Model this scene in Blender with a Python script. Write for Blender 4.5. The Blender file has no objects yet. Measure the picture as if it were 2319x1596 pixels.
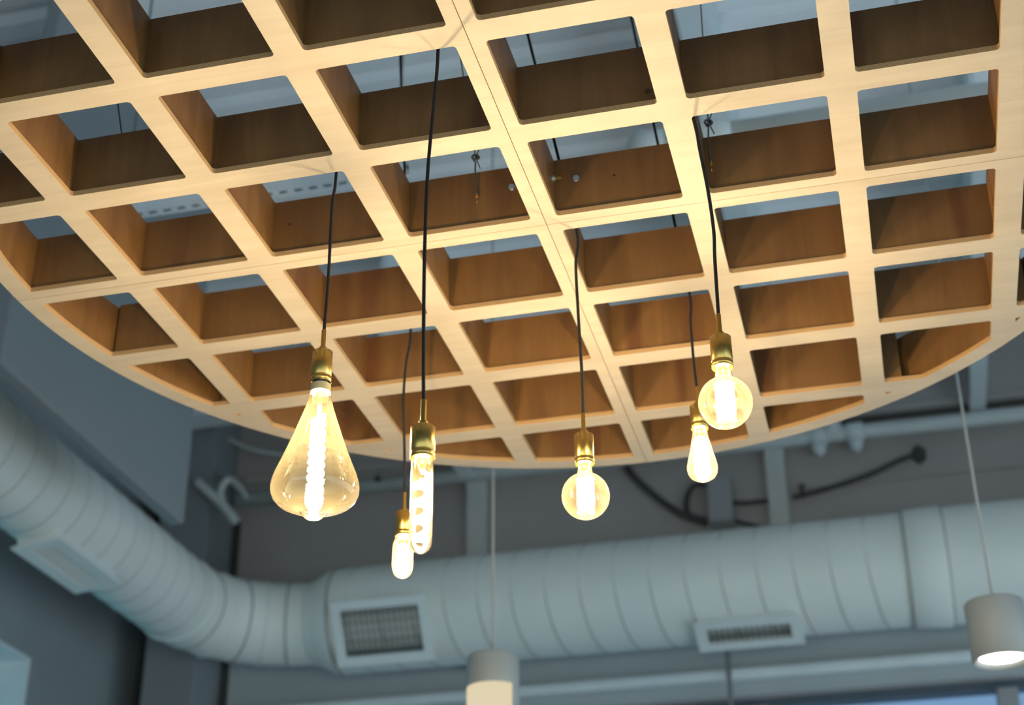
import bpy, bmesh, math, random
from math import sin, cos, pi, sqrt, hypot, radians
from mathutils import Vector, Matrix

random.seed(7)
SC = bpy.context.scene
COL = SC.collection

# ------------------------------------------------------------------ camera
RX = Vector((0.9698442459, 0.2436266832, -0.0069410293))     # image right
RD = Vector((-0.1230815196, 0.4649925159, -0.8767171150))    # image down
RF = Vector((-0.2103641561, 0.8511333617, 0.4809562583))     # view direction
CAM = Vector((0.5648369915, -2.5839536975, 1.4987495049))
cd = bpy.data.cameras.new('camera')
cam = bpy.data.objects.new('camera', cd)
COL.objects.link(cam)
cam.matrix_world = Matrix(((RX.x, -RD.x, -RF.x, CAM.x), (RX.y, -RD.y, -RF.y, CAM.y),
                           (RX.z, -RD.z, -RF.z, CAM.z), (0, 0, 0, 1)))
cd.sensor_width = 36.0
cd.sensor_fit = 'HORIZONTAL'
cd.lens = 55.369
cd.clip_start = 0.05
cd.dof.use_dof = True
cd.dof.focus_distance = 2.75
cd.dof.aperture_fstop = 3.6
SC.camera = cam

# ------------------------------------------------------------------ daylight
w = bpy.data.worlds.new('daylight')
SC.world = w
w.use_nodes = True
bg = w.node_tree.nodes['Background']
bg.inputs[0].default_value = (0.66, 0.87, 1.0, 1)
bg.inputs[1].default_value = 2.45
SC.view_settings.view_transform = 'Standard'
SC.view_settings.look = 'None'
SC.view_settings.exposure = 0.0
SC.view_settings.gamma = 1.0
SC.view_settings.use_curve_mapping = False
SC.cycles.use_denoising = True
SC.cycles.max_bounces = 10
SC.cycles.diffuse_bounces = 5
SC.cycles.transparent_max_bounces = 24

FILAMENT = 500.0          # radiance of the glowing filaments
CAN = 6.0

# ------------------------------------------------------------------ materials
MATS = {}


def new_mat(name):
    m = bpy.data.materials.new(name)
    m.use_nodes = True
    nt = m.node_tree
    return m, nt, nt.nodes['Principled BSDF'], nt.nodes['Material Output']


def plain(name, col, rough=0.6, metal=0.0, var=0.06, scale=6.0, bump=0.0, bscale=80.0):
    m, nt, p, out = new_mat(name)
    tc = nt.nodes.new('ShaderNodeTexCoord')
    n = nt.nodes.new('ShaderNodeTexNoise')
    n.inputs['Scale'].default_value = scale
    n.inputs['Detail'].default_value = 4
    nt.links.new(tc.outputs['Object'], n.inputs['Vector'])
    mr = nt.nodes.new('ShaderNodeMapRange')
    mr.inputs[1].default_value = 0.3
    mr.inputs[2].default_value = 0.7
    mr.inputs[3].default_value = 1 - var
    mr.inputs[4].default_value = 1 + var
    nt.links.new(n.outputs[0], mr.inputs[0])
    mx = nt.nodes.new('ShaderNodeMix')
    mx.data_type = 'RGBA'
    mx.blend_type = 'MULTIPLY'
    mx.inputs[0].default_value = 1.0
    mx.inputs[6].default_value = (*col, 1)
    nt.links.new(mr.outputs[0], mx.inputs[7])
    nt.links.new(mx.outputs[2], p.inputs['Base Color'])
    p.inputs['Roughness'].default_value = rough
    p.inputs['Metallic'].default_value = metal
    if bump:
        b = nt.nodes.new('ShaderNodeTexNoise')
        b.inputs['Scale'].default_value = bscale
        nt.links.new(tc.outputs['Object'], b.inputs['Vector'])
        bn = nt.nodes.new('ShaderNodeBump')
        bn.inputs['Strength'].default_value = bump
        bn.inputs['Distance'].default_value = 0.01
        nt.links.new(b.outputs[0], bn.inputs['Height'])
        nt.links.new(bn.outputs[0], p.inputs['Normal'])
    MATS[name] = m
    return m


def wood(name, c_dark, c_light, stretch, rough=0.5, streak=None, scale=1.0, knots=0.0):
    """Veneer: long fine grain plus broad figure; stretch = noise scale per axis."""
    m, nt, p, out = new_mat(name)
    L = nt.links.new
    tc = nt.nodes.new('ShaderNodeTexCoord')
    oi = nt.nodes.new('ShaderNodeObjectInfo')
    off = nt.nodes.new('ShaderNodeVectorMath')
    off.operation = 'ADD'
    L(tc.outputs['Object'], off.inputs[0])
    rs = nt.nodes.new('ShaderNodeVectorMath')
    rs.operation = 'SCALE'
    rs.inputs[0].default_value = (7.3, 3.1, 0.0)
    L(oi.outputs['Random'], rs.inputs['Scale'])
    L(rs.outputs[0], off.inputs[1])
    mp = nt.nodes.new('ShaderNodeMapping')
    mp.inputs['Scale'].default_value = tuple(s * scale for s in stretch)
    L(off.outputs[0], mp.inputs['Vector'])
    n1 = nt.nodes.new('ShaderNodeTexNoise')
    n1.inputs['Scale'].default_value = 1.0
    n1.inputs['Detail'].default_value = 6
    n1.inputs['Roughness'].default_value = 0.65
    n1.inputs['Distortion'].default_value = 0.6
    L(mp.outputs[0], n1.inputs['Vector'])
    n2 = nt.nodes.new('ShaderNodeTexNoise')
    n2.inputs['Scale'].default_value = 5.0
    n2.inputs['Detail'].default_value = 3
    L(off.outputs[0], n2.inputs['Vector'])
    mixn = nt.nodes.new('ShaderNodeMath')
    mixn.operation = 'MULTIPLY_ADD'
    mixn.inputs[1].default_value = 0.35
    L(n2.outputs[0], mixn.inputs[0])
    sc_ = nt.nodes.new('ShaderNodeMath')
    sc_.operation = 'MULTIPLY'
    sc_.inputs[1].default_value = 0.65
    L(n1.outputs[0], sc_.inputs[0])
    L(sc_.outputs[0], mixn.inputs[2])
    cr = nt.nodes.new('ShaderNodeValToRGB')
    cr.color_ramp.elements[0].position = 0.33
    cr.color_ramp.elements[0].color = (*c_dark, 1)
    cr.color_ramp.elements[1].position = 0.66
    cr.color_ramp.elements[1].color = (*c_light, 1)
    L(mixn.outputs[0], cr.inputs[0])
    src = cr.outputs[0]
    if streak:
        ms = nt.nodes.new('ShaderNodeMapping')
        ms.inputs['Scale'].default_value = tuple(s * scale * 0.33 for s in stretch)
        ms.inputs['Location'].default_value = (3.7, 1.9, 0.4)
        L(off.outputs[0], ms.inputs['Vector'])
        n3 = nt.nodes.new('ShaderNodeTexNoise')
        n3.inputs['Scale'].default_value = 1.0
        n3.inputs['Detail'].default_value = 2
        L(ms.outputs[0], n3.inputs['Vector'])
        r3 = nt.nodes.new('ShaderNodeMapRange')
        r3.inputs[1].default_value = 0.61
        r3.inputs[2].default_value = 0.66
        r3.inputs[3].default_value = 0.0
        r3.inputs[4].default_value = 0.6
        L(n3.outputs[0], r3.inputs[0])
        mx = nt.nodes.new('ShaderNodeMix')
        mx.data_type = 'RGBA'
        L(r3.outputs[0], mx.inputs[0])
        L(src, mx.inputs[6])
        mx.inputs[7].default_value = (*streak, 1)
        src = mx.outputs[2]
    L(src, p.inputs['Base Color'])
    p.inputs['Roughness'].default_value = rough
    p.inputs['Specular IOR Level'].default_value = 0.35
    bn = nt.nodes.new('ShaderNodeBump')
    bn.inputs['Strength'].default_value = 0.08
    bn.inputs['Distance'].default_value = 0.003
    L(n1.outputs[0], bn.inputs['Height'])
    L(bn.outputs[0], p.inputs['Normal'])
    MATS[name] = m
    return m


plain('fin_knot', (0.045, 0.026, 0.011), 0.7)
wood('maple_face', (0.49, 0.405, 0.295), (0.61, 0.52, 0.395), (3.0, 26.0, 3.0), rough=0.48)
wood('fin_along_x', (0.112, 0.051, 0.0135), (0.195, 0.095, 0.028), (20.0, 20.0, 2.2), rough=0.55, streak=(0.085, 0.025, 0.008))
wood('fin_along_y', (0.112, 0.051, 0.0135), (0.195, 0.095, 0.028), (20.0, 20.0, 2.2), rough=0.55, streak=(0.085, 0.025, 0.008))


def ply_edge():
    m, nt, p, out = new_mat('ply_edge')
    L = nt.links.new
    tc = nt.nodes.new('ShaderNodeTexCoord')
    sp = nt.nodes.new('ShaderNodeSeparateXYZ')
    L(tc.outputs['Object'], sp.inputs[0])
    mu = nt.nodes.new('ShaderNodeMath')
    mu.operation = 'MULTIPLY'
    mu.inputs[1].default_value = 420.0
    L(sp.outputs[2], mu.inputs[0])
    fr = nt.nodes.new('ShaderNodeMath')
    fr.operation = 'FRACT'
    L(mu.outputs[0], fr.inputs[0])
    cr = nt.nodes.new('ShaderNodeValToRGB')
    cr.color_ramp.interpolation = 'CONSTANT'
    cr.color_ramp.elements[0].color = (0.52, 0.32, 0.14, 1)
    cr.color_ramp.elements[1].position = 0.55
    cr.color_ramp.elements[1].color = (0.29, 0.15, 0.055, 1)
    L(fr.outputs[0], cr.inputs[0])
    L(cr.outputs[0], p.inputs['Base Color'])
    p.inputs['Roughness'].default_value = 0.65
    MATS['ply_edge'] = m


ply_edge()
plain('black_cord', (0.006, 0.005, 0.0045), 0.95, var=0.2, scale=200, bump=0.5, bscale=900)
plain('wire_steel', (0.16, 0.17, 0.17), 0.4, 0.8)
plain('zinc', (0.55, 0.60, 0.62), 0.35, 0.9)
plain('dark_hole', (0.01, 0.007, 0.004), 0.9)
plain('duct_white', (0.76, 0.80, 0.765), 0.5, var=0.03, scale=3)
plain('duct_seam', (0.36, 0.36, 0.33), 0.55)
plain('grille_white', (0.76, 0.81, 0.80), 0.5, var=0.03)
plain('grille_dark', (0.03, 0.04, 0.06), 0.6)
plain('lit_band_tone', (0.42, 0.46, 0.47), 0.7, var=0.03, scale=2)  # wall grey made lighter to stand for extra light; header shares it
plain('blade_grey', (0.14, 0.17, 0.18), 0.5)
plain('wall_paint', (0.40, 0.365, 0.35), 0.8, var=0.05, scale=2, bump=0.1)
plain('wall_left_paint', (0.27, 0.31, 0.325), 0.8, var=0.05, scale=2, bump=0.1)
plain('ceiling_paint', (0.88, 0.90, 0.92), 0.75, var=0.05, scale=2)
plain('beam_paint', (0.74, 0.80, 0.82), 0.6, var=0.04)
plain('post_paint', (0.56, 0.57, 0.55), 0.6, var=0.04)
plain('panel_paint', (0.24, 0.27, 0.285), 0.7, var=0.03, scale=2)
plain('pipe_white', (0.62, 0.67, 0.66), 0.45, var=0.05)
plain('pipe_fitting', (0.66, 0.72, 0.72), 0.45, var=0.1)
plain('dark_conduit_shade', (0.05, 0.048, 0.047), 0.6)  # also colours the painted shade strips beside the corner column
plain('box_grey', (0.34, 0.34, 0.35), 0.6)
plain('strut_white', (0.85, 0.90, 0.92), 0.5)
plain('pendant_can', (0.34, 0.36, 0.35), 0.55, var=0.03)
plain('pale_cable', (0.42, 0.44, 0.43), 0.6)
plain('window_frame', (0.10, 0.13, 0.16), 0.4, 0.3)
plain('floor_concrete', (0.27, 0.25, 0.225), 0.55, var=0.12, scale=1.5)
plain('base_cream', (0.36, 0.31, 0.17), 0.5)


def brass():
    m, nt, p, out = new_mat('brass')
    L = nt.links.new
    tc = nt.nodes.new('ShaderNodeTexCoord')
    mp = nt.nodes.new('ShaderNodeMapping')
    mp.inputs['Scale'].default_value = (400, 400, 8)
    L(tc.outputs['Object'], mp.inputs[0])
    n = nt.nodes.new('ShaderNodeTexNoise')
    n.inputs['Scale'].default_value = 1.0
    L(mp.outputs[0], n.inputs['Vector'])
    bn = nt.nodes.new('ShaderNodeBump')
    bn.inputs['Strength'].default_value = 0.06
    bn.inputs['Distance'].default_value = 0.002
    L(n.outputs[0], bn.inputs['Height'])
    L(bn.outputs[0], p.inputs['Normal'])
    p.inputs['Base Color'].default_value = (0.52, 0.34, 0.095, 1)
    p.inputs['Metallic'].default_value = 1.0
    p.inputs['Roughness'].default_value = 0.3
    MATS['brass'] = m


brass()


def emit(name, col, strength):
    m = bpy.data.materials.new(name)
    m.use_nodes = True
    nt = m.node_tree
    nt.nodes.clear()
    e = nt.nodes.new('ShaderNodeEmission')
    e.inputs[0].default_value = (*col, 1)
    e.inputs[1].default_value = strength
    o = nt.nodes.new('ShaderNodeOutputMaterial')
    nt.links.new(e.outputs[0], o.inputs[0])
    MATS[name] = m
    return m


emit('filament', (1.0, 0.82, 0.56), FILAMENT)
emit('can_lens', (1.0, 0.90, 0.76), CAN)


def amber_glass():
    m = bpy.data.materials.new('amber_glass')
    m.use_nodes = True
    nt = m.node_tree
    nt.nodes.clear()
    L = nt.links.new
    tr = nt.nodes.new('ShaderNodeBsdfTransparent')
    tr.inputs[0].default_value = (0.98, 0.90, 0.72, 1)
    tl = nt.nodes.new('ShaderNodeBsdfTranslucent')
    tl.inputs[0].default_value = (1.0, 0.80, 0.42, 1)
    gl = nt.nodes.new('ShaderNodeBsdfGlossy')
    gl.inputs[0].default_value = (1, 1, 1, 1)
    gl.inputs['Roughness'].default_value = 0.03
    fr = nt.nodes.new('ShaderNodeFresnel')
    fr.inputs[0].default_value = 1.5
    lw = nt.nodes.new('ShaderNodeLayerWeight')
    lw.inputs[0].default_value = 0.35
    ma = nt.nodes.new('ShaderNodeMapRange')      # the coat reads denser where the glass turns away
    ma.inputs[3].default_value = 0.0045
    ma.inputs[4].default_value = 0.030
    L(lw.outputs['Facing'], ma.inputs[0])
    m1 = nt.nodes.new('ShaderNodeMixShader')
    L(ma.outputs[0], m1.inputs[0])
    L(tr.outputs[0], m1.inputs[1])
    L(tl.outputs[0], m1.inputs[2])
    m2 = nt.nodes.new('ShaderNodeMixShader')
    L(fr.outputs[0], m2.inputs[0])
    L(m1.outputs[0], m2.inputs[1])
    L(gl.outputs[0], m2.inputs[2])
    o = nt.nodes.new('ShaderNodeOutputMaterial')
    L(m2.outputs[0], o.inputs[0])
    MATS['amber_glass'] = m


amber_glass()


def window_glass(name, tint):
    m = bpy.data.materials.new(name)
    m.use_nodes = True
    nt = m.node_tree
    nt.nodes.clear()
    L = nt.links.new
    tr = nt.nodes.new('ShaderNodeBsdfTransparent')
    tr.inputs[0].default_value = (*tint, 1)
    gl = nt.nodes.new('ShaderNodeBsdfGlossy')
    gl.inputs['Roughness'].default_value = 0.02
    mx = nt.nodes.new('ShaderNodeMixShader')
    fr = nt.nodes.new('ShaderNodeFresnel')
    L(fr.outputs[0], mx.inputs[0])
    L(tr.outputs[0], mx.inputs[1])
    L(gl.outputs[0], mx.inputs[2])
    o = nt.nodes.new('ShaderNodeOutputMaterial')
    L(mx.outputs[0], o.inputs[0])
    MATS[name] = m


window_glass('window_glass', (0.34, 0.40, 0.48))
window_glass('green_glass', (0.24, 0.62, 0.68))


def side_glow():
    emit('side_glow', (1.0, 0.86, 0.58), 0.75)      # even emission for a sheet over part of the can's side


side_glow()


# ------------------------------------------------------------------ helpers
def link(name, bm, mats, parent=None, smooth=False, loc=None):
    me = bpy.data.meshes.new(name)
    bmesh.ops.recalc_face_normals(bm, faces=bm.faces[:])
    bm.to_mesh(me)
    bm.free()
    if isinstance(mats, str):
        mats = [mats]
    for k in mats:
        me.materials.append(MATS[k])
    if smooth:
        for pl in me.polygons:
            pl.use_smooth = pl.loop_total <= 4
    o = bpy.data.objects.new(name, me)
    COL.objects.link(o)
    if loc is not None:
        o.location = loc
    if parent:
        o.parent = parent
    return o


def share(name, src, parent, loc=None):
    """Another object on the same mesh data."""
    o = bpy.data.objects.new(name, src.data)
    COL.objects.link(o)
    if loc is not None:
        o.location = loc
    o.parent = parent
    return o


def root(name, label, cat, loc=(0, 0, 0), group=None, rot=None):
    o = bpy.data.objects.new(name, None)
    COL.objects.link(o)
    o.empty_display_size = 0.05
    o.location = loc
    if rot:
        o.rotation_euler = rot
    tag(o, label, cat, group)
    return o


def tag(o, label, cat, group=None):
    o['label'] = label
    o['category'] = cat
    if group:
        o['group'] = group
    return o


def struct(o):
    o['kind'] = 'structure'
    return o


def box(bm, lo, hi, mi=0):
    v = [bm.verts.new((x, y, z)) for x in (lo[0], hi[0]) for y in (lo[1], hi[1]) for z in (lo[2], hi[2])]
    for q in ((0, 1, 3, 2), (4, 6, 7, 5), (0, 4, 5, 1), (2, 3, 7, 6), (0, 2, 6, 4), (1, 5, 7, 3)):
        bm.faces.new([v[i] for i in q]).material_index = mi
    return bm


def boxes(*bs):
    bm = bmesh.new()
    for b in bs:
        box(bm, *b)
    return bm


def bevelled(lo, hi, r=0.003, seg=2):
    bm = boxes((lo, hi))
    bmesh.ops.bevel(bm, geom=bm.edges[:], offset=r, segments=seg, affect='EDGES', profile=0.5)
    return bm


def catmull(pts, n=8):
    P = [Vector(p) for p in pts]
    if len(P) < 3:
        return P
    P = [P[0] * 2 - P[1]] + P + [P[-1] * 2 - P[-2]]
    out = []
    for i in range(1, len(P) - 2):
        a, b, c, d = P[i - 1:i + 3]
        for k in range(n):
            t = k / n
            out.append(0.5 * ((2 * b) + (c - a) * t + (2 * a - 5 * b + 4 * c - d) * t * t + (3 * b - a - 3 * c + d) * t ** 3))
    out.append(P[-2])
    return out


def tube(bm, pts, r, sides=8, caps=True, mi=0):
    P = [Vector(p) for p in pts]
    rs = r if isinstance(r, (list, tuple)) else [r] * len(P)
    t = (P[1] - P[0]).normalized()
    up = Vector((0, 0, 1)) if abs(t.z) < 0.9 else Vector((1, 0, 0))
    n = t.cross(up).normalized()
    rings = []
    for i, p in enumerate(P):
        if i == 0:
            t = P[1] - P[0]
        elif i == len(P) - 1:
            t = P[-1] - P[-2]
        else:
            t = (P[i + 1] - P[i]).normalized() + (P[i] - P[i - 1]).normalized()
        t.normalize()
        n = (n - t * n.dot(t)).normalized()
        b = t.cross(n)
        rings.append([bm.verts.new(p + (n * cos(2 * pi * k / sides) + b * sin(2 * pi * k / sides)) * rs[i]) for k in range(sides)])
    for a, b in zip(rings, rings[1:]):
        for k in range(sides):
            bm.faces.new((a[k], a[(k + 1) % sides], b[(k + 1) % sides], b[k])).material_index = mi
    if caps:
        bm.faces.new(rings[0]).material_index = mi
        bm.faces.new(rings[-1]).material_index = mi
    return bm


def lathe(bm, prof, seg=32, mi=0):
    """prof: (radius, z) pairs about the z axis."""
    rings = []
    for r, z in prof:
        if r < 1e-6:
            rings.append([bm.verts.new((0, 0, z))])
        else:
            rings.append([bm.verts.new((r * cos(2 * pi * k / seg), r * sin(2 * pi * k / seg), z)) for k in range(seg)])
    for a, b in zip(rings, rings[1:]):
        for k in range(seg):
            k2 = (k + 1) % seg
            if len(a) == 1 and len(b) == 1:
                continue
            if len(a) == 1:
                f = (a[0], b[k2], b[k])
            elif len(b) == 1:
                f = (a[k], a[k2], b[0])
            else:
                f = (a[k], a[k2], b[k2], b[k])
            bm.faces.new(f).material_index = mi
    return bm


def torus(bm, c, axis, R, r, seg=48, sides=6, mi=0):
    c = Vector(c)
    axis = Vector(axis).normalized()
    up = Vector((0, 0, 1)) if abs(axis.z) < 0.9 else Vector((1, 0, 0))
    u = axis.cross(up).normalized()
    v = axis.cross(u)
    rings = []
    for i in range(seg):
        d = u * cos(2 * pi * i / seg) + v * sin(2 * pi * i / seg)
        rings.append([bm.verts.new(c + d * (R + r * cos(2 * pi * k / sides)) + axis * (r * sin(2 * pi * k / sides))) for k in range(sides)])
    for i in range(seg):
        a, b = rings[i], rings[(i + 1) % seg]
        for k in range(sides):
            bm.faces.new((a[k], a[(k + 1) % sides], b[(k + 1) % sides], b[k])).material_index = mi
    return bm


def ray(u, v):
    return RF + RX * ((u - 1159.5) / 3566.69) + RD * ((v - 798) / 3566.69)


def at(u, v, axis, val):
    """World point on the plane x/y/z = val seen in this direction."""
    d = ray(u, v)
    i = 'xyz'.index(axis)
    return CAM + d * ((val - CAM[i]) / d[i])


def project(p):
    d = Vector(p) - CAM
    f = d.dot(RF)
    return d.dot(RX) / f * 3566.69 + 1159.5, d.dot(RD) / f * 3566.69 + 798


# ================================================================== the room
YW, XW, ZC = 6.17, -4.03, 6.20
XE = 4.6           # room cut short here, left open low down to let daylight in
# floor
struct(link('floor', boxes(((-4.6, -5.2, -0.2), (XE, 6.6, 0.0))), 'floor_concrete'))

# ceiling: corrugated deck, ribs running along x
bm = bmesh.new()
prof = []
y = -5.2
while y < 6.5:
    prof += [(y, ZC), (y + 0.10, ZC), (y + 0.125, ZC + 0.04), (y + 0.175, ZC + 0.04)]
    y += 0.20
prof.append((6.5, ZC))
a = [bm.verts.new((-4.6, py, pz)) for py, pz in prof]
b = [bm.verts.new((XE, py, pz)) for py, pz in prof]
for i in range(len(prof) - 1):
    bm.faces.new((a[i], a[i + 1], b[i + 1], b[i]))
ta = [bm.verts.new((x, yy, ZC + 0.12)) for x, yy in ((-4.6, -5.2), (-4.6, 6.5), (XE, 6.5), (XE, -5.2))]
bm.faces.new(ta)
ceiling = struct(link('ceiling', bm, 'ceiling_paint'))
for x0, x1, y0, zb in ((0.055, 0.165, -4.0, 5.60), (1.185, 1.275, 3.4, 5.62), (-1.90, -1.80, 4.3, 5.52)):
    bm = boxes(((x0, y0, zb), (x1, YW - 0.02, zb + 0.02)), ((x0 + 0.035, y0, zb + 0.02), (x1 - 0.035, YW - 0.02, ZC - 0.02)),
               ((x0, y0, ZC - 0.02), (x1, YW - 0.02, ZC)))
    link('beam', bm, 'beam_paint', ceiling)

struct(link('wall_front_unseen', boxes(((-4.38, -5.2, 1.9), (XE, -5.0, ZC - 0.01))), 'wall_left_paint'))  # unseen wall, added to keep daylight off the fins; low opening set for that
struct(link('wall_right_unseen', boxes(((XE, -5.2, 2.8), (XE + 0.2, YW + 0.25, ZC - 0.01))), 'wall_left_paint'))  # unseen wall, added so daylight from this side enters only low down
# back wall above the window band and the solid piece at its left
wall_back = struct(link('wall_back', boxes(((-4.33, YW, 4.04), (XE, YW + 0.25, 6.19)), ((-4.33, YW, 0.0), (-3.0, YW + 0.25, 4.04))), 'wall_paint'))
link('girt', boxes(((-3.4, YW - 0.03, 5.70), (XE - 0.02, YW, 5.75))), 'wall_paint', wall_back)
link('girt', boxes(((0.2, YW - 0.02, 5.27), (XE - 0.02, YW, 5.30))), 'wall_paint', wall_back)
link('band', boxes(((-3.40, YW - 0.02, 4.19), (XE - 0.02, YW, 4.80))), 'lit_band_tone', wall_back)  # stronger light on the lower wall, put in as a lighter strip
link('header', bevelled((-3.40, YW - 0.05, 4.045), (XE - 0.02, YW, 4.125), 0.01), 'lit_band_tone', wall_back)
link('ledge', bevelled((-3.40, YW - 0.12, 4.125), (XE - 0.02, YW, 4.19), 0.025, 4), 'beam_paint', wall_back)
for x0, x1, z0 in ((-1.875, -1.75, 4.31), (-0.03, 0.085, 4.31)):
    link('post', bevelled((x0, YW - 0.09, z0), (x1, YW, 5.69), 0.006), 'post_paint', wall_back)

# window band under the header (only its top shows)
win1 = struct(link('window_1', boxes(((-3.0, YW + 0.02, 3.99), (XE - 0.02, YW + 0.12, 4.04)), ((-3.0, YW + 0.02, 0.0), (XE - 0.02, YW + 0.12, 0.12))), 'window_frame'))
mx_ = [-3.0, -1.6, -0.25, 1.09, 2.5, 3.9, XE - 0.13]
for i, x in enumerate(mx_):
    link('mullion', bevelled((x, YW - 0.02, 0.12), (x + 0.11, YW + 0.12, 3.99), 0.006), 'box_grey', win1)
for x0, x1 in zip(mx_, mx_[1:]):
    link('pane', boxes(((x0 + 0.11, YW + 0.06, 0.12), (x1, YW + 0.07, 3.99))), 'window_glass', win1)

# left wall with a deep window opening
wall_left = struct(link('wall_left', boxes(((XW - 0.35, -5.2, 4.21), (XW, YW + 0.25, 6.19)), ((XW - 0.35, 4.93, 0.0), (XW, YW + 0.25, 4.21)),
                                           ((XW - 0.35, -5.2, 0.0), (XW, 3.2, 4.21)), ((XW - 0.35, 3.2, 0.0), (XW, 4.93, 0.9))), 'wall_left_paint'))
win2 = struct(link('window_2', boxes(((XW - 0.33, 3.2, 0.9), (XW - 0.26, 3.26, 4.21)), ((XW - 0.33, 4.87, 0.9), (XW - 0.26, 4.93, 4.21)),
                                     ((XW - 0.33, 3.26, 0.9), (XW - 0.26, 4.87, 0.96)), ((XW - 0.33, 3.26, 4.15), (XW - 0.26, 4.87, 4.21))), 'beam_paint'))
link('pane', boxes(((XW - 0.30, 3.26, 0.96), (XW - 0.29, 4.87, 4.15))), 'green_glass', win2)
# bright lining of the opening
link('reveal', boxes(((XW - 0.255, 4.915, 0.9), (XW - 0.001, 4.929, 4.195)), ((XW - 0.255, 3.2, 4.195), (XW - 0.001, 4.929, 4.209))), 'beam_paint', win2)

# boxed column in the corner, shade of the gaps beside it painted as dark strips
struct(link('trim_1', bevelled((-3.80, 5.80, 0.0), (-3.465, YW, 6.18), 0.008), 'panel_paint'))

struct(link('shade_strip_right', boxes(((-3.464, YW - 0.012, 0.0), (-3.41, YW, 5.45))), 'dark_conduit_shade'))  # dark strip standing in for the shade in the right gap
struct(link('shade_strip_left', boxes(((XW, YW - 0.012, 0.0), (-3.802, YW, 6.18))), 'dark_conduit_shade'))  # shade of the left recess, put in as a dark strip
link('beam', bevelled((-4.02, 5.55, 5.935), (-2.3, 5.74, ZC + 0.01), 0.006), 'beam_paint', ceiling)
# ================================================================== hanging panel
tag(link('hanging_panel', bevelled((-2.47, 1.79, 4.19), (-2.40, 3.345, ZC - 0.002), 0.012), 'panel_paint'),
    'large flat blue-grey panel hanging edge-on from the ceiling left of the wooden lattice', 'panel')

# ================================================================== ventilation ducts
ZD = 4.50
RL, RR = 0.236, 0.302
XD, YD = -3.225, 5.59
BEND = 0.60


def barrel(p0, p1, r, seg=56):
    bm = bmesh.new()
    p0, p1 = Vector(p0), Vector(p1)
    tube(bm, [p0.lerp(p1, k / 12) for k in range(13)], r, seg, caps=False)
    return bm


duct_l = root('air_duct', 'round pale grey duct along the left wall, ending in the elbow at the corner', 'duct', (XD, 0, ZD))
link('barrel', barrel((0, -3.0, 0), (0, YD - BEND, 0), RL), 'duct_white', duct_l, True)
bm = bmesh.new()
pts = [(BEND - BEND * cos(t * pi / 12), YD - BEND + BEND * sin(t * pi / 12), 0) for t in range(0, 7)]
tube(bm, pts, RL, 56, caps=False)
link('elbow', bm, 'duct_white', duct_l, True)
bm = bmesh.new()
torus(bm, (0, 0, 0), (0.13, 1, 0), RL * 1.004, 0.0026, 64, 6)
yy = -1.4
first = None
while yy < YD - BEND - 0.1:
    if first is None:
        first = link('seam', bm, 'duct_seam', duct_l, True, (0, yy, 0))
    else:
        share('seam', first, duct_l, (0, yy, 0))
    yy += 0.165
for t in range(0, 7):
    bm = bmesh.new()
    a = t * pi / 12
    torus(bm, (BEND - BEND * cos(a), YD - BEND + BEND * sin(a), 0), (sin(a), cos(a), 0), RL * 1.004, 0.009 if t in (0, 2, 4) else 0.006, 64, 6)
    link('seam', bm, 'duct_white' if t in (0, 2, 4) else 'duct_seam', duct_l, True)

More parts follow.
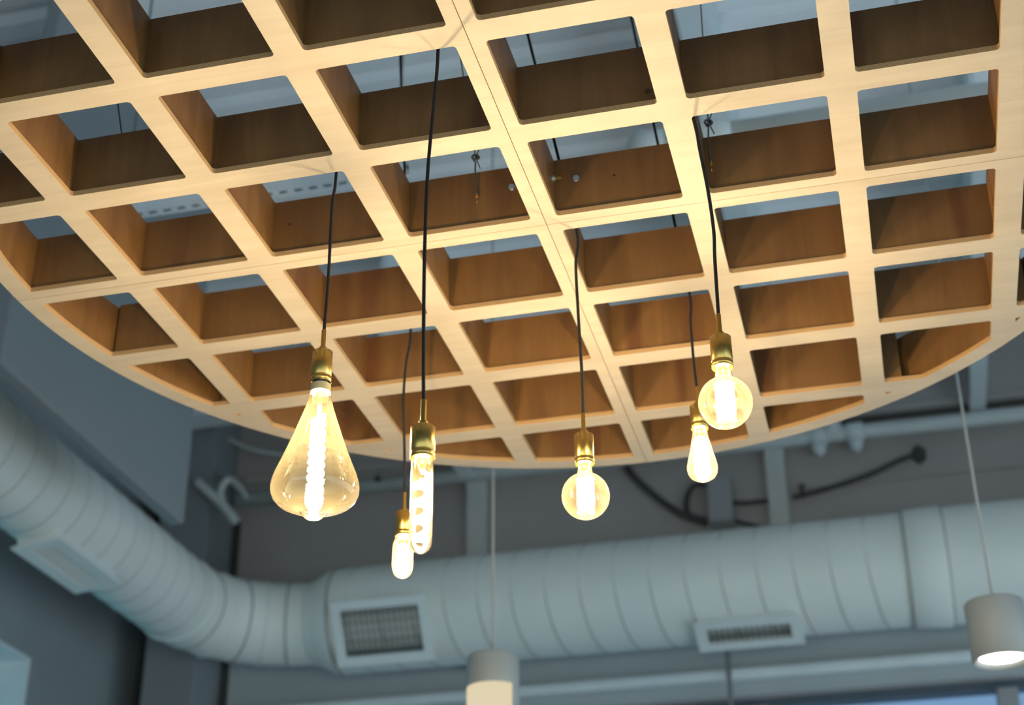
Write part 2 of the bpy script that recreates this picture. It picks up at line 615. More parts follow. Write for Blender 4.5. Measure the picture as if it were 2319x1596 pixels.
# register under the left duct: curved saddle, flange and blades
def saddle_register(parent, length, width, depth, r, n_blade, along, dark, nbl2=0, margin=0.045):
    """Local frame: length along +x, facing -z, tube axis at origin along x with radius r."""
    reg = bpy.data.objects.new('register', None)
    COL.objects.link(reg)
    reg.parent = parent
    hl, hw = length / 2, width / 2
    # saddle walls follow the tube
    bm = bmesh.new()
    n = 10
    for sx in (-1, 1):
        top, bot = [], []
        for i in range(n + 1):
            yv = -hw + width * i / n
            zt = -sqrt(max(r * r - yv * yv, 0.0)) + 0.004
            top.append(bm.verts.new((sx * hl, yv, zt)))
            bot.append(bm.verts.new((sx * hl, yv, -depth)))
        for i in range(n):
            bm.faces.new((top[i], top[i + 1], bot[i + 1], bot[i]))
    for sy in (-1, 1):
        zt = -sqrt(max(r * r - hw * hw, 0.0)) + 0.004
        q = [bm.verts.new(v) for v in ((-hl, sy * hw, zt), (hl, sy * hw, zt), (hl, sy * hw, -depth), (-hl, sy * hw, -depth))]
        bm.faces.new(q)
    link('saddle', bm, 'grille_white', reg)
    f = 0.02
    m_ = margin
    bm = bmesh.new()
    z0, z1 = -depth - 0.012, -depth
    box(bm, (-hl - f, -hw - f, z0), (hl + f, -hw + m_, z1))
    box(bm, (-hl - f, hw - m_, z0), (hl + f, hw + f, z1))
    box(bm, (-hl - f, -hw + m_, z0), (-hl + m_, hw - m_, z1))
    box(bm, (hl - m_, -hw + m_, z0), (hl + f, hw - m_, z1))
    link('frame', bm, 'grille_white', reg)
    link('backing', boxes(((-hl + m_, -hw + m_, z1 + 0.03), (hl - m_, hw - m_, z1 + 0.035))), dark, reg)
    il, iw = hl - m_, hw - m_
    bl = None
    for i in range(n_blade):
        if along == 'y':
            p = -il + 2 * il * (i + 0.5) / n_blade
            lo, hi = (-0.0025, -iw, -0.006), (0.0025, iw, 0.010)
            loc = (p, 0, -depth - 0.002)
        else:
            p = -iw + 2 * iw * (i + 0.5) / n_blade
            lo, hi = (-il, -0.002, -0.008), (il, 0.002, 0.016)
            loc = (0, p, -depth - 0.002)
        if bl is None:
            bl = link('blade', boxes((lo, hi)), 'blade_grey' if dark == 'grille_dark' else 'grille_white', reg, loc=loc)
        else:
            share('blade', bl, reg, loc)
    cr_ = None
    for i in range(nbl2):
        p = -iw + 2 * iw * (i + 0.5) / nbl2
        loc = (0, p, -depth + 0.012)
        if cr_ is None:
            cr_ = link('cross_blade', boxes(((-il, -0.002, -0.006), (il, 0.002, 0.006))), 'blade_grey', reg, loc=loc)
        else:
            share('cross_blade', cr_, reg, loc)
    return reg


reg = saddle_register(duct_l, 0.58, 0.205, 0.262, RL, 16, 'y', 'blade_grey')
reg.location = (0, 3.77, 0)
reg.rotation_euler = (radians(-6), 0, radians(90))

# hanger of the left duct
bm = boxes(((-0.80, 3.62, 0.10), (-0.10, 3.86, 0.22)))
link('hanger', bm, 'panel_paint', duct_l)

duct_r = root('air_duct', 'wide round pale grey duct along the back wall, carrying two grilles', 'duct', (0, YD, ZD))
XA, XB, XC = -2.63, -2.46, 0.70
bm = bmesh.new()
tube(bm, [(XA, 0, 0), (XA + 0.02, 0, 0), (XA + 0.07, 0, 0), (XB - 0.03, 0, 0), (XB, 0, 0)], [RL + 0.006, RL + 0.008, RL + 0.035, RR + 0.002, RR + 0.008], 56, caps=False)
link('reducer', bm, 'duct_white', duct_r, True)
link('barrel', barrel((XB, 0, 0), (XC, 0, 0), RR), 'duct_white', duct_r, True)
bm = bmesh.new()
tube(bm, [(XC, 0, 0), (XC + 0.015, 0, 0), (XC + 0.19, 0, 0), (XC + 0.205, 0, 0)], [RR + 0.002, RR + 0.012, RR + 0.020, RR + 0.012], 56, caps=False)
link('collar', bm, 'duct_white', duct_r, True)
link('barrel', barrel((XC + 0.205, 0, 0), (XE, 0, 0), RR + 0.010), 'duct_white', duct_r, True)
bm = bmesh.new()
torus(bm, (0, 0, 0), (1, -0.18, 0.05), RR * 1.005, 0.0038, 64, 6)
s1 = None
x = XB + 0.16
while x < 4.0:
    if not (XC - 0.06 < x < XC + 0.24):
        s1 = link('seam', bm, 'duct_seam', duct_r, True, (x, 0, 0)) if s1 is None else share('seam', s1, duct_r, (x, 0, 0))
    x += 0.19
for x in (XB, XC, XC + 0.205):
    bm = bmesh.new()
    torus(bm, (x, 0, 0), (1, 0, 0), RR + 0.010, 0.006, 64, 6)
    link('seam', bm, 'duct_seam', duct_r, True)

reg = saddle_register(duct_r, 0.52, 0.33, 0.308, RR, 14, 'y', 'grille_dark', 5, 0.035)
reg.location = (-2.14, 0, 0)
reg.rotation_euler = (radians(-57), 0, 0)
reg = saddle_register(duct_r, 0.52, 0.20, 0.328, RR, 14, 'y', 'grille_dark', 0, 0.04)
reg.location = (-0.15, 0, 0)
reg.rotation_euler = (radians(-20), 0, 0)

# ================================================================== pipes, conduits on the back wall
zp = 5.555
yp = YW - 0.10
pw = root('wall_pipe', 'pale horizontal pipe running across the top of the back wall under the beams', 'pipe', (0, yp, zp))
link('pipe_run', tube(bmesh.new(), [(-3.40, 0, 0), (XE, 0, 0)], 0.045, 16), 'pipe_white', pw, True)
for x in (0.30, 0.515):
    bm = bmesh.new()
    tube(bm, [(x - 0.05, 0, 0), (x + 0.05, 0, 0)], 0.062, 14)
    tube(bm, [(x, 0, -0.02), (x, -0.02, -0.10), (x + 0.005, -0.02, -0.135)], [0.045, 0.04, 0.018], 10)
    link('coupling', bm, 'pipe_fitting', pw, True)
p = at(855, 1092, 'y', yp - 0.05) - Vector((0, yp, zp))
bm = bmesh.new()
tube(bm, [(p.x, -0.05, 0.02), (p.x, -0.05, p.z), (p.x, -0.05, p.z + 0.05)], [0.028, 0.022, 0.012], 10)
link('sprinkler', bm, 'dark_conduit_shade', pw, True)
bm = boxes(((0.335, -0.07, -0.02), (0.44, 0.05, 0.10)))
bmesh.ops.bevel(bm, geom=bm.edges[:], offset=0.015, segments=2, affect='EDGES')
link('coupling', bm, 'pipe_fitting', pw, True)
bm = bmesh.new()
O_ = Vector((0, yp, zp))
tube(bm, catmull([at(446, 1090, 'y', 5.74) - O_, at(500, 1140, 'y', 5.74) - O_, at(534, 1180, 'y', 5.74) - O_]), 0.03, 10)
link('branch_pipe', bm, 'pipe_white', pw, True)
bm = bmesh.new()
tube(bm, catmull([at(505, 1142, 'y', 5.74) - O_, at(500, 1112, 'y', 5.74) - O_, at(516, 1086, 'y', 5.74) - O_, at(540, 1100, 'y', 5.9) - O_, at(560, 1130, 'y', 6.06) - O_]), 0.022, 8)
link('branch_pipe', bm, 'pipe_white', pw, True)

tag(link('thin_conduit', tube(bmesh.new(), [(0.28, YW - 0.03, 5.665), (XE, YW - 0.03, 5.665)], 0.014, 8), 'dark_conduit_shade', None, True),
    'thin dark conduit running just above the pale wall pipe at the upper right', 'conduit')
tag(link('sagging_cable', tube(bmesh.new(), catmull([(-3.52, 6.0, 6.0), (-3.3, 6.0, 5.88), (-3.0, 6.0, 5.80), (-2.6, 6.0, 5.78)]), 0.014, 8), 'pipe_white', None, True),
    'thin pale cable sagging beside the end of the grey hanging panel', 'cable')

# junction box with its conduits
jb = root('junction_box', 'small grey junction box on the back wall below the right-hand bulbs', 'box', (-0.31, YW, 5.07))
link('body', bevelled((-0.072, -0.13, 0), (0.072, 0, 0.29), 0.008), 'box_grey', jb)
link('cover', bevelled((-0.066, -0.138, 0.008), (0.066, -0.131, 0.282), 0.002), 'box_grey', jb)
jy = YW - 0.05


def cond(pix, r, label, dy=jy):
    pts = catmull([at(u, v, 'y', dy) for u, v in pix])
    return tag(link('conduit', tube(bmesh.new(), pts, r, 8), 'dark_conduit_shade', None, True), label, 'conduit')


cond([(1410, 1040), (1432, 1075), (1480, 1120), (1540, 1162), (1600, 1186)], 0.021, 'black flexible conduit curving down from the lattice rim to the junction box')
cond([(1612, 1098), (1572, 1100), (1555, 1130), (1560, 1165), (1598, 1176)], 0.018, 'short black conduit looping out of the left side of the junction box', jy - 0.01)
cond([(1658, 1138), (1690, 1139), (1742, 1134)], 0.016, 'dark conduit stub between the junction box and the pale wall post')
cond([(1660, 1178), (1690, 1186), (1730, 1196)], 0.013, 'thin dark cable leaving the bottom of the junction box to the right')
ca = root('angled_conduit', 'dark bent conduit rising right of the pale post to a dark wall bracket', 'conduit', (0, 0, 0))
pts = catmull([at(u, v, 'y', jy) for u, v in ((1795, 1126), (1860, 1110), (1960, 1078), (2030, 1046), (2072, 1030))])
link('pipe_run', tube(bmesh.new(), pts, 0.017, 8), 'dark_conduit_shade', ca, True)
p = at(2080, 1028, 'y', YW - 0.02)
bm = bmesh.new()
vv = [bm.verts.new((p.x + dx, YW - dy, p.z + dz)) for dy in (0.0, 0.03) for dx, dz in ((-0.04, -0.02), (0.0, -0.06), (0.04, -0.03), (0.045, 0.02), (0.0, 0.06), (-0.03, 0.03))]
bm.faces.new(vv[:6]); bm.faces.new(vv[6:])
for i in range(6):
    bm.faces.new((vv[i], vv[(i + 1) % 6], vv[6 + (i + 1) % 6], vv[6 + i]))
link('wall_plate', bm, 'dark_conduit_shade', ca)
p = at(1817, 1118, 'y', jy)
link('clip', bevelled((p.x - 0.014, jy - 0.02, p.z - 0.01), (p.x + 0.014, YW, p.z + 0.06), 0.003), 'dark_conduit_shade', ca)
p = at(1652, 1470, 'y', YW - 0.02)
tag(link('drop_conduit', tube(bmesh.new(), [(p.x, YW - 0.155, 4.30), (p.x, YW - 0.155, 2.2)], 0.014, 8), 'box_grey', None, True),
    'thin grey conduit dropping down the wall below the right-hand grille', 'conduit')

# ================================================================== above the lattice
hp = root('ceiling_pipe', 'pale pipe seen through the upper right openings above the lattice', 'pipe', (0, 2.05, 4.885))
link('pipe_run', tube(bmesh.new(), [(-0.02, 0, 0), (XE, 0, 0)], 0.055, 20), 'pipe_white', hp, True)
link('coupling', tube(bmesh.new(), [(0.06, 0, 0), (0.10, 0, 0), (0.20, 0, 0), (0.24, 0, 0)], [0.056, 0.075, 0.075, 0.056], 20), 'pipe_fitting', hp, True)
link('coupling', tube(bmesh.new(), [(0.0, 0, 0), (-0.07, 0, 0.0), (-0.12, 0, 0.03)], [0.066, 0.07, 0.06], 20), 'pipe_fitting', hp, True)
link('valve', tube(bmesh.new(), [(1.27, -0.02, -0.05), (1.27, -0.02, -0.085)], [0.02, 0.012], 10), 'wire_steel', hp, True)

# slotted channel
sl = root('slotted_channel', 'white slotted steel channel above the left part of the lattice', 'channel', (-1.72, 1.27, 4.405))
bm = bmesh.new()
L_, W_, T_ = 1.0, 0.042, 0.0025
box(bm, (0, -W_ / 2, -0.04), (L_, -W_ / 2 + T_, 0)); box(bm, (0, W_ / 2 - T_, -0.04), (L_, W_ / 2, 0))
nsl = int(L_ / 0.05)
for i in range(nsl):
    x0 = i * 0.05
    box(bm, (x0, -W_ / 2, -0.0425), (x0 + 0.022, W_ / 2, -0.04))
    box(bm, (x0 + 0.022, -W_ / 2, -0.0425), (x0 + 0.05, -0.007, -0.04))
    box(bm, (x0 + 0.022, 0.007, -0.0425), (x0 + 0.05, W_ / 2, -0.04))
link('channel_web', bm, 'strut_white', sl)
link('channel_liner', boxes(((0, -W_ / 2 + T_, -0.012), (L_, W_ / 2 - T_, -0.010))), 'dark_conduit_shade', sl)
bm = boxes(((-0.01, -0.021, -0.05), (0.03, 0.021, 0.10)))
link('end_bracket', bm, 'strut_white', sl)
for x in (0.03, 0.97):
    link('hanger_rod', tube(bmesh.new(), [(x, 0, -0.045), (x, 0, ZC - 4.405)], 0.004, 6), 'wire_steel', sl, True)

# ================================================================== the wooden lattice
S, Z0 = 0.3, 3.24
RO, RI = 3.905 * S, 3.760 * S
PT = 0.037 * S            # plate thickness
FH = 0.46 * S             # total height
HB = 0.0875 * S           # half bar width
REC = 0.014 * S           # fins stand back from the plate edge
GAP = 0.0022 * S
LINES = [c * S for c in (-2.990, -2.005, -1.0195, 0.0, 1.0195, 2.005, 2.990)]

lat = root('wooden_lattice', 'round suspended plywood lattice of square openings, hanging flat overhead', 'ceiling lattice', (0, 0, Z0))


def clip_poly(poly, inside, inter):
    out = []
    for i, p in enumerate(poly):
        q = poly[(i + 1) % len(poly)]
        a, b = inside(p), inside(q)
        if a:
            out.append(p)
        if a != b:
            out.append(inter(p, q))
    return out


def cell_poly(x0, x1, y0, y1, r):
    """Rectangle cut with a circle of radius r."""
    N = 240
    poly = [(r * cos(2 * pi * k / N), r * sin(2 * pi * k / N)) for k in range(N)]
    for ax, val, sg in ((0, x0, 1), (0, x1, -1), (1, y0, 1), (1, y1, -1)):
        def ins(p):
            return sg * (p[ax] - val) >= 0

        def inter(p, q):
            t = (val - p[ax]) / (q[ax] - p[ax])
            return (p[0] + (q[0] - p[0]) * t, p[1] + (q[1] - p[1]) * t)
        poly = clip_poly(poly, ins, inter)
        if len(poly) < 3:
            return []
    # drop near duplicates
    out = []
    for p in poly:
        if not out or hypot(p[0] - out[-1][0], p[1] - out[-1][1]) > 1e-4:
            out.append(p)
    if hypot(out[0][0] - out[-1][0], out[0][1] - out[-1][1]) < 1e-4:
        out.pop()
    return out


def area(p):
    return 0.5 * sum(p[i][0] * p[(i + 1) % len(p)][1] - p[(i + 1) % len(p)][0] * p[i][1] for i in range(len(p)))


def fillet(poly, r):
    n = len(poly)
    out = []
    for i in range(n):
        a, b, c = Vector(poly[i - 1]), Vector(poly[i]), Vector(poly[(i + 1) % n])
        u, v = (a - b), (c - b)
        lu, lv = u.length, v.length
        u /= lu
        v /= lv
        ang = math.acos(max(-1, min(1, u.dot(v))))
        if ang > radians(165):
            out.append(tuple(b))
            continue
        d = min(r / math.tan(ang / 2), lu * 0.35, lv * 0.35)
        rr = d * math.tan(ang / 2)
        cen = b + (u + v).normalized() * (rr / sin(ang / 2))
        p0, p1 = b + u * d, b + v * d
        a0 = math.atan2(p0.y - cen.y, p0.x - cen.x)
        a1 = math.atan2(p1.y - cen.y, p1.x - cen.x)
        da = (a1 - a0 + pi) % (2 * pi) - pi
        for k in range(6):
            t = a0 + da * k / 5
            out.append((cen.x + rr * cos(t), cen.y + rr * sin(t)))
    return out


def quarter_outline(sx, sy):
    pts = [(sx * GAP, sy * GAP)]
    a0 = math.asin(GAP / RO)
    for k in range(49):
        t = a0 + (pi / 2 - 2 * a0) * k / 48
        pts.append((sx * RO * cos(t), sy * RO * sin(t)))
    return pts


def plate(sx, sy):
    outer = quarter_outline(sx, sy)
    loops = [outer]
    lim = 5.0
    ed = [0.0] + [c for c in LINES if c > 0] + [lim]
    for i in range(4):
        for j in range(4):
            x0, x1 = ed[i] + HB, (ed[i + 1] - HB)
            y0, y1 = ed[j] + HB, (ed[j + 1] - HB)
            xs = sorted((sx * x0, sx * x1))
            ys = sorted((sy * y0, sy * y1))
            poly = cell_poly(xs[0], xs[1], ys[0], ys[1], RI)
            if len(poly) < 3 or abs(area(poly)) < 0.00002:
                continue
            loops.append(fillet(poly, 0.026 * S))
    bm = bmesh.new()
    edges = []
    vl = []
    for lp in loops:
        vs = [bm.verts.new((p[0], p[1], 0)) for p in lp]
        vl.append(vs)
        for k in range(len(vs)):
            edges.append(bm.edges.new((vs[k], vs[(k + 1) % len(vs)])))
    bmesh.ops.triangle_fill(bm, use_beauty=True, use_dissolve=False, edges=edges)
    bm.faces.ensure_lookup_table()
    base = list(bm.faces)
    up = {v: bm.verts.new((v.co.x, v.co.y, PT)) for v in list(bm.verts)}
    for f in base:
        bm.faces.new([up[v] for v in reversed(f.verts)]).material_index = 0
    for vs in vl:
        for k in range(len(vs)):
            a, b = vs[k], vs[(k + 1) % len(vs)]
            bm.faces.new((a, b, up[b], up[a])).material_index = 1
    return link('plate', bm, ['maple_face', 'ply_edge'], lat)


for sx in (-1, 1):
    for sy in (-1, 1):
        plate(sx, sy)

# fins: straight boards on edge, each module (quarter) with its own
FR = RI + 0.03 * S
for sx in (-1, 1):
    for sy in (-1, 1):
        for li, c in enumerate([0.0] + [c for c in LINES if c > 0]):
            inn = GAP if li == 0 else c - HB + REC
            out = c + HB - REC
            ln = sqrt(FR * FR - out * out)
            lo = (min(sx * GAP, sx * ln), min(sy * inn, sy * out), PT)
            hi = (max(sx * GAP, sx * ln), max(sy * inn, sy * out), FH)
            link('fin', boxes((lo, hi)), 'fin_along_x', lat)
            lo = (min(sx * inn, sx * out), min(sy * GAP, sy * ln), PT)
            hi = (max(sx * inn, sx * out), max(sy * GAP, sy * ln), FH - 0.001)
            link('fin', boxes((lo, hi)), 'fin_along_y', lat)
        bm = bmesh.new()
        n = 40
        rin, rout = RI + REC, RO - 0.02 * S
        a0 = math.asin(GAP / rin)
        rows = []
        for k in range(n + 1):
            t = a0 + (pi / 2 - 2 * a0) * k / n
            cx, cy = sx * cos(t), sy * sin(t)
            rows.append([bm.verts.new((cx * r_, cy * r_, z_)) for r_, z_ in ((rin, PT), (rout, PT), (rout, FH - 0.002), (rin, FH - 0.002))])
        for p_, q_ in zip(rows, rows[1:]):
            for k in range(4):
                bm.faces.new((p_[k], p_[(k + 1) % 4], q_[(k + 1) % 4], q_[k]))
        bm.faces.new(rows[0]); bm.faces.new(rows[-1])
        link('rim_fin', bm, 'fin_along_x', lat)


def on_fin(u, v, row):
    """Local point on the near face of the fin on grid line `row` (units of S)."""
    p = at(u, v, 'y', row * S - HB + REC)
    return p - Vector((0, 0, Z0))


# bolts through the seam fins and drilled holes
def bolt(c, ax=(0, -1, 0), r=0.0062):
    ax = Vector(ax)
    bm = bmesh.new()
    tube(bm, [c, c + ax * 0.006], r, 6)
    tube(bm, [c, c + ax * 0.0015], r * 1.15, 20)
    return link('bolt', bm, 'zinc', lat)


bolt(on_fin(1160, 425, 0))
bolt(on_fin(1305, 405, 0))
zb = on_fin(1305, 405, 0)
c = Vector((HB - REC, -HB - 0.012, zb.z - 0.003))
bolt(c, (1, 0, 0), 0.006)
bm = bmesh.new()
tube(bm, [c + Vector((0.005, 0, 0)), c + Vector((0.018, 0, 0))], 0.003, 8)
link('bolt_end', bm, 'brass', lat)
for u, v, row, r in ((1391, 397, 0, 0.0022), (656, 508, 0, 0.0026), (1080, 437, 0, 0.0028), (1610, 366, 0, 0.0028), (1467, 207, -1.0195, 0.006)):
    c = on_fin(u, v, row)
    bm = bmesh.new()
    tube(bm, [c + Vector((0, 0.004, 0)), c + Vector((0, -0.0006, 0))], r, 14)
    link('drill_hole' if r < 0.005 else 'knot', bm, 'dark_hole' if r < 0.005 else 'fin_knot' if 'fin_knot' in MATS else 'dark_hole', lat)

# ================================================================== suspension wires
WY = 0.0 - HB + REC


def suspension(pix_top, pix_loop, pix_hole, label, loopr=0.011):
    ph = at(*pix_hole, 'y', WY - 0.004)
    pl = at(*pix_loop, 'y', WY - 0.010)
    pl.z = max(pl.z, Z0 + FH + 0.004)
    d = ray(*pix_top)
    # up the line of sight plane to the deck
    t = None
    k = (pl.z - CAM.z)
    pt = at(*pix_top, 'y', pl.y)
    dirv = pt - pl
    top = pl + dirv * ((ZC - 0.01 - pl.z) / dirv.z)
    r = root('suspension_wire', label, 'wire', (0, 0, 0), 'steel wires holding up the lattice')
    bm = bmesh.new()
    tube(bm, [top, pl], 0.0016, 6)
    tube(bm, [pl + (top - pl) * 0.02 + Vector((0.010, 0, 0)), pl + Vector((0.008, 0, 0.02)), pl], 0.0013, 6)
    link('strand', bm, 'wire_steel', r, True)
    bm = bmesh.new()
    torus(bm, pl, (0.3, -1, 0.2), loopr * 0.62, 0.0028, 16, 6)
    torus(bm, pl + Vector((0.002, 0, -0.004)), (-0.5, -1, 0.5), loopr * 0.6, 0.0024, 16, 6)
    link('knot', bm, 'wire_steel', r, True)
    bm = bmesh.new()
    tube(bm, catmull([pl, pl * 0.5 + ph * 0.5 + Vector((-0.002, 0, 0)), ph]), 0.0018, 6)
    tube(bm, [pl, pl + Vector((0.010, 0, -0.03))], 0.0013, 6)
    link('tail', bm, 'wire_steel', r, True)
    bm = bmesh.new()
    tube(bm, [ph + Vector((0, 0.003, 0.004)), ph + Vector((0, 0, -0.006))], 0.0034, 8)
    tube(bm, [ph, ph + Vector((0, 0, -0.022))], 0.0010, 6)
    link('crimp', bm, 'brass', r, True)
    return r


suspension((1040, 110), (1077, 356), (1080, 440), 'thin steel wire with a knotted loop, just right of the longest black cord')
suspension((1587, 12), (1604, 277), (1610, 368), 'thin steel wire with a knotted loop right of the middle of the lattice')
pA = at(282, 400, 'y', -1.0195 * S - HB + REC)
pA.z = Z0 + FH + 0.001
pA = at(276, 330, 'y', -1.0195 * S)
pA.z = Z0 + FH
r = root('suspension_wire', 'thin dark wire rising through the upper left opening of the lattice', 'wire', (0, 0, 0), 'steel wires holding up the lattice')
pB = at(267, 237, 'y', pA.y + 0.03)
dv = pB - pA
link('strand', tube(bmesh.new(), [pA, pA + dv * ((ZC - 0.01 - pA.z) / dv.z)], 0.0016, 6), 'wire_steel', r, True)

# ================================================================== bulb pendants
def exit_point(u, v):
    return at(u, v, 'z', Z0)


def sphere_prof(r, cz, a0, a1, n):
    return [(r * sin(a0 + (a1 - a0) * k / n), cz + r * cos(a0 + (a1 - a0) * k / n)) for k in range(n + 1)]


def pendant(label, ex, sock, zdrop, glass, fil, slen=0.057, stem=0.045, mid=(), up=None, base_gap=0.0):
    """ex: where the cord leaves the lattice; sock: where the socket top is seen; zdrop: how far below the plate."""
    P = exit_point(*ex) + Vector((0, 0.010, 0))
    zt = Z0 - zdrop
    T = at(*sock, 'z', zt)
    T.y = T.y
    r = root('pendant_lamp', label, 'pendant lamp', T, 'bare bulb pendant lamps under the lattice')
    # cord: deck -> lattice edge -> stem
    if up:
        Pt = P + Vector((0, 0, FH + 0.02))
        best = None
        for ih in range(20, 300):
            h = ih * 0.01
            q = P + Vector((0, 0, h))
            if q.z > ZC - 0.02:
                break
            kx = at(up[0], up[1], 'z', q.z)
            err = abs(kx.y - P.y)
            if best is None or err < best[0]:
                best = (err, kx)
        d = best[1] - P
        top = P + d * ((ZC - 0.005 - P.z) / d.z)
    else:
        top = P + Vector((0, 0, ZC - 0.005 - P.z))
    E = Vector((T.x, T.y, zt + stem - 0.004))
    pts = [top, P + (top - P) * 0.5, P + (top - P) * (0.2 / (top.z - P.z)), P]
    for (u, v), f in mid:
        z_ = P.z + (E.z - P.z) * f
        m = at(u, v, 'z', z_)
        pts.append(m)
    if not mid:
        for f in (0.35, 0.7):
            m = P.lerp(E, f)
            m.x += 0.003 * (1 if f < 0.5 else -1)
            pts.append(m)
    pts.append(E)
    pts = [p_ - T for p_ in pts]
    cpts = [pts[0], pts[1]] + catmull(pts[2:], 8)
    link('cord', tube(bmesh.new(), cpts, 0.0031, 8), 'black_cord', r, True)
    bm = bmesh.new()
    lathe(bm, [(0, stem), (0.0042, stem), (0.0042, 0.010), (0.0068, 0.009), (0.0068, 0.0), (0, 0)], 20)
    link('stem', bm, 'brass', r, False)
    bm = bmesh.new()
    R_ = 0.0180
    lathe(bm, [(0, -0.0001), (R_ - 0.001, -0.0001), (R_, -0.0012), (R_, -slen + 0.010), (R_ - 0.0006, -slen + 0.0095), (R_ - 0.0006, -slen + 0.0088), (R_, -slen + 0.0083), (R_, -slen),
               (R_ - 0.0016, -slen), (R_ - 0.0016, -slen + 0.02), (0, -slen + 0.02)], 40)
    sk = link('socket', bm, 'brass', r, True)
    sk.data.polygons.foreach_set('use_smooth', [False] * len(sk.data.polygons))
    for pl in sk.data.polygons:
        pl.use_smooth = abs(pl.normal.z) < 0.5
    bm = bmesh.new()
    torus(bm, (0, 0, -slen - 0.001), (0, 0, 1), R_ - 0.0008, 0.0012, 40, 8)
    link('ring', bm, 'brass', sk, True)
    z1 = -slen - base_gap
    # bulb: glass, base, filament
    bm = bmesh.new()
    lathe(bm, [(a_, z1 - b_) for a_, b_ in glass], 56)
    gl = link('bulb', bm, 'amber_glass', r, True)
    bm = bmesh.new()
    if base_gap:
        lathe(bm, [(0, z1 + 0.016), (0.0165, z1 + 0.016), (0.0178, z1 + 0.015), (0.0178, z1 + 0.001), (0.0165, z1), (0, z1)], 36)
        link('base', bm, 'base_cream', gl, False)
        link('screw_shell', lathe(bmesh.new(), [(0, -slen + 0.019), (0.0132, -slen + 0.019), (0.0132, z1 + 0.0155), (0, z1 + 0.0155)], 28), 'dark_conduit_shade', gl, False)
    else:
        lathe(bm, [(0.0128, -slen + 0.016), (0.0128, -slen + 0.003), (0.010, -slen - 0.001), (0, -slen - 0.001)], 28)
        link('base', bm, 'base_cream', gl, True)
    bm = bmesh.new()
    fil(bm, z1)
    link('filament', bm, 'filament', gl, True)
    # glass mount that carries the filament
    bm = bmesh.new()
    lathe(bm, [(0.0085, z1 + 0.0005), (0.0075, z1 - 0.006), (0.0045, z1 - 0.018), (0.003, z1 - 0.026), (0, z1 - 0.0265)], 16)
    link('mount', bm, 'amber_glass', gl, True)
    return r


def helix(bm, z0, z1, R, r, pitch, sides=6, n=12, taper=1.0):
    turns = (z0 - z1) / pitch
    N = int(turns * n)
    pts = []
    for k in range(N + 1):
        t = 2 * pi * k / n
        rr = R * (1 + (taper - 1) * k / N)
        pts.append((rr * cos(t), rr * sin(t), z0 + (z1 - z0) * k / N))
    tube(bm, pts, r, sides)


def fil_tear(bm, z):
    helix(bm, z - 0.045, z - 0.212, 0.0085, 0.0048, 0.0155, 6, 12, 1.35)
    tube(bm, [(0, 0, z - 0.026), (0, 0, z - 0.045)], 0.004, 8)
    tube(bm, [(0, 0, z - 0.05), (0, 0, z - 0.205)], 0.003, 8)


def fil_tube(bm, z):
    helix(bm, z - 0.028, z - 0.128, 0.0088, 0.0036, 0.027, 7, 16)
    tube(bm, [(0, 0, z - 0.02), (0.0088, 0, z - 0.028)], 0.002, 6)


def cage(bm, z0, z1, r0, r1, n, rr):
    for k in range(n):
        t = 2 * pi * k / n
        tube(bm, [(r0 * cos(t), r0 * sin(t), z0), (r1 * cos(t), r1 * sin(t), z1)], rr, 6)


def fil_globe(bm, z):
    cage(bm, z - 0.033, z - 0.090, 0.0125, 0.0125, 9, 0.0036)


def fil_smtear(bm, z):
    cage(bm, z - 0.024, z - 0.102, 0.0085, 0.0135, 8, 0.0036)


def fil_small(bm, z):
    cage(bm, z - 0.022, z - 0.078, 0.0075, 0.0110, 8, 0.0042)


G_TEAR = [(0.0170, 0.0), (0.0205, 0.008), (0.0215, 0.018), (0.0240, 0.030), (0.0330, 0.060), (0.0425, 0.090), (0.0530, 0.122), (0.0630, 0.150), (0.0705, 0.170),
          (0.0748, 0.186), (0.0758, 0.196), (0.0748, 0.206), (0.0710, 0.216), (0.0630, 0.225), (0.0510, 0.2315), (0.0370, 0.2360), (0.0240, 0.2390),
          (0.0195, 0.2420), (0.0150, 0.2455), (0.008, 0.2475), (0, 0.2480)]
G_GLOBE = [(0.0125, 0.0), (0.0128, 0.010), (0.0140, 0.0195)] + sphere_prof(0.0445, -0.0660, radians(180 - 159), radians(180), 30)
G_GLOBE = [(0.0125, 0.0), (0.0128, 0.010), (0.0145, 0.0205)] + [(0.0445 * sin(t), 0.0660 - 0.0445 * cos(t)) for t in [radians(24 + (180 - 24) * k / 30) for k in range(31)]]
G_SMT = [(0.0140, 0.0), (0.0145, 0.006), (0.0160, 0.016), (0.0195, 0.036), (0.0240, 0.056), (0.0285, 0.074), (0.0308, 0.086), (0.0310, 0.093), (0.0290, 0.102), (0.0235, 0.110), (0.014, 0.1155), (0.006, 0.1185), (0, 0.1195)]
G_TUBE = [(0.0140, 0.0), (0.0152, 0.004), (0.0158, 0.012), (0.0160, 0.030), (0.0160, 0.128), (0.0150, 0.137), (0.0120, 0.1435), (0.007, 0.1475), (0, 0.149)]
G_SMALL = [(0.0140, 0.0), (0.0165, 0.006), (0.0205, 0.016), (0.0218, 0.028), (0.0222, 0.060), (0.0212, 0.072), (0.0180, 0.083), (0.0120, 0.0895), (0.006, 0.0920), (0, 0.0925)]

_n = [(a_, b_ * 0.93) for a_, b_ in G_TEAR if b_ < 0.2385]
G_TEAR = _n + [(0.0210, 0.2235), (0.0195, 0.2300), (0.0160, 0.2355), (0.009, 0.2385), (0, 0.2392)]

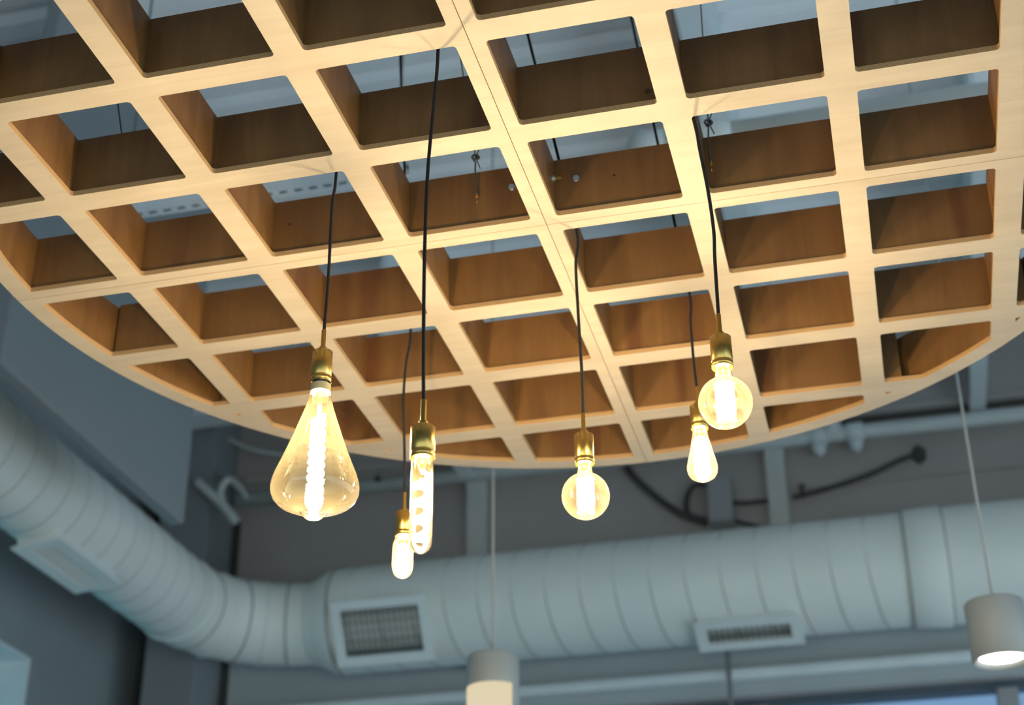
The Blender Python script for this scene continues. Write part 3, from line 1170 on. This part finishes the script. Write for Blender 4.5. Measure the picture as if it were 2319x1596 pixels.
pendant('pendant with the large clear teardrop bulb, leftmost and biggest of the six', (757, 392), (731, 797), 0.388, G_TEAR, fil_tear, slen=0.060, base_gap=0.022, mid=(((752, 470), 0.22), ((743, 640), 0.66)))
pendant('pendant with the long thin tubular bulb, on the longest black cord', (988, 112), (958, 967), 0.715, G_TUBE, fil_tube, slen=0.050, mid=(((983, 230), 0.14), ((968, 400), 0.36), ((961, 600), 0.6), ((959, 800), 0.85)))
pendant('pendant with the shortest capsule bulb, hanging lowest beside the tubular one', (927, 745), (915, 1160), 0.443, G_SMALL, fil_small, slen=0.053, mid=(((920, 820), 0.21), ((914, 900), 0.44), ((916, 1020), 0.75)), up=(911, 250))
pendant('pendant with a round globe bulb, hanging alone in the middle', (1304, 519), (1322, 985), 0.459, G_GLOBE, fil_globe, slen=0.058, mid=(((1304, 600), 0.19), ((1310, 720), 0.47), ((1318, 850), 0.78)), up=(1203, 110))
pendant('pendant with a round globe bulb, rightmost and highest, in front of a smaller bulb', (1570, 265), (1631, 764), 0.455, G_GLOBE, fil_globe, slen=0.056, mid=(((1584, 335), 0.15), ((1603, 430), 0.36), ((1616, 520), 0.55), ((1619, 590), 0.69)), up=(1512, 60))
pendant('pendant with a small teardrop bulb, partly hidden behind the right globe bulb', (1560, 660), (1581, 920), 0.277, G_SMT, fil_smtear, slen=0.050, mid=(((1564, 730), 0.27), ((1571, 820), 0.62)), up=(1436, 70))

# ================================================================== white cylinder pendants
def can_pendant(label, top, rad, h, lit):
    r = root('cylinder_lamp', label, 'pendant lamp', top, 'grey cylinder pendants below the duct')
    bm = bmesh.new()
    tube(bm, [(0, 0, ZC - top[2] - 0.005), (0, 0, 0.02)], 0.0042, 8)
    link('cable', bm, 'pale_cable', r, True)
    bm = bmesh.new()
    lathe(bm, [(0, 0.024), (0.006, 0.024), (0.012, 0.010), (0.016, 0.0), (0, 0)], 20)
    link('cable_grip', bm, 'pendant_can', r, True)
    bm = bmesh.new()
    lathe(bm, [(0, 0), (rad * 0.55, 0), (rad - 0.004, -0.004), (rad, -0.009), (rad, -h), (rad - 0.004, -h - 0.001), (rad - 0.008, -h + 0.004), (rad - 0.010, -h + 0.03), (0, -h + 0.03)], 56)
    o = link('body', bm, 'pendant_can', r, True)
    for pl in o.data.polygons:
        pl.use_smooth = abs(pl.normal.z) < 0.5
    bm = bmesh.new()
    lathe(bm, [(rad - 0.009, -h + 0.001), (rad - 0.022, -h + 0.010), (rad - 0.022, -h + 0.016), (rad - 0.009, -h + 0.016)], 56)
    link('trim_ring', bm, 'pendant_can', r, True)
    bm = bmesh.new()
    lathe(bm, [(rad - 0.022, -h + 0.012), (rad - 0.05, -h + 0.006), (0, -h + 0.004)], 48)
    link('lens', bm, 'can_lens', r, True)
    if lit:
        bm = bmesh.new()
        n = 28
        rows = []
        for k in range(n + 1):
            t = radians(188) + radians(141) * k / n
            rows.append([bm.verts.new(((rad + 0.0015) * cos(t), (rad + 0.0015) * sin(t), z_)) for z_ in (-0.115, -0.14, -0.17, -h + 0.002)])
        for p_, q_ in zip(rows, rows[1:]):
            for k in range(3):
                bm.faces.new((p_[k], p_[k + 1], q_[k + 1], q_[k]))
        link('glow_sheet', bm, 'side_glow', r, True)  # emissive sheet laid over part of the can's side
    return r


can_pendant('grey cylinder pendant with a glowing side, cut off by the bottom picture edge', CAM + ray(1117, 1484) * 5.35, 0.088, 0.205, True)
can_pendant('grey cylinder pendant with a bright round lens at the bottom right', CAM + ray(2249, 1362) * 4.86, 0.090, 0.188, False)
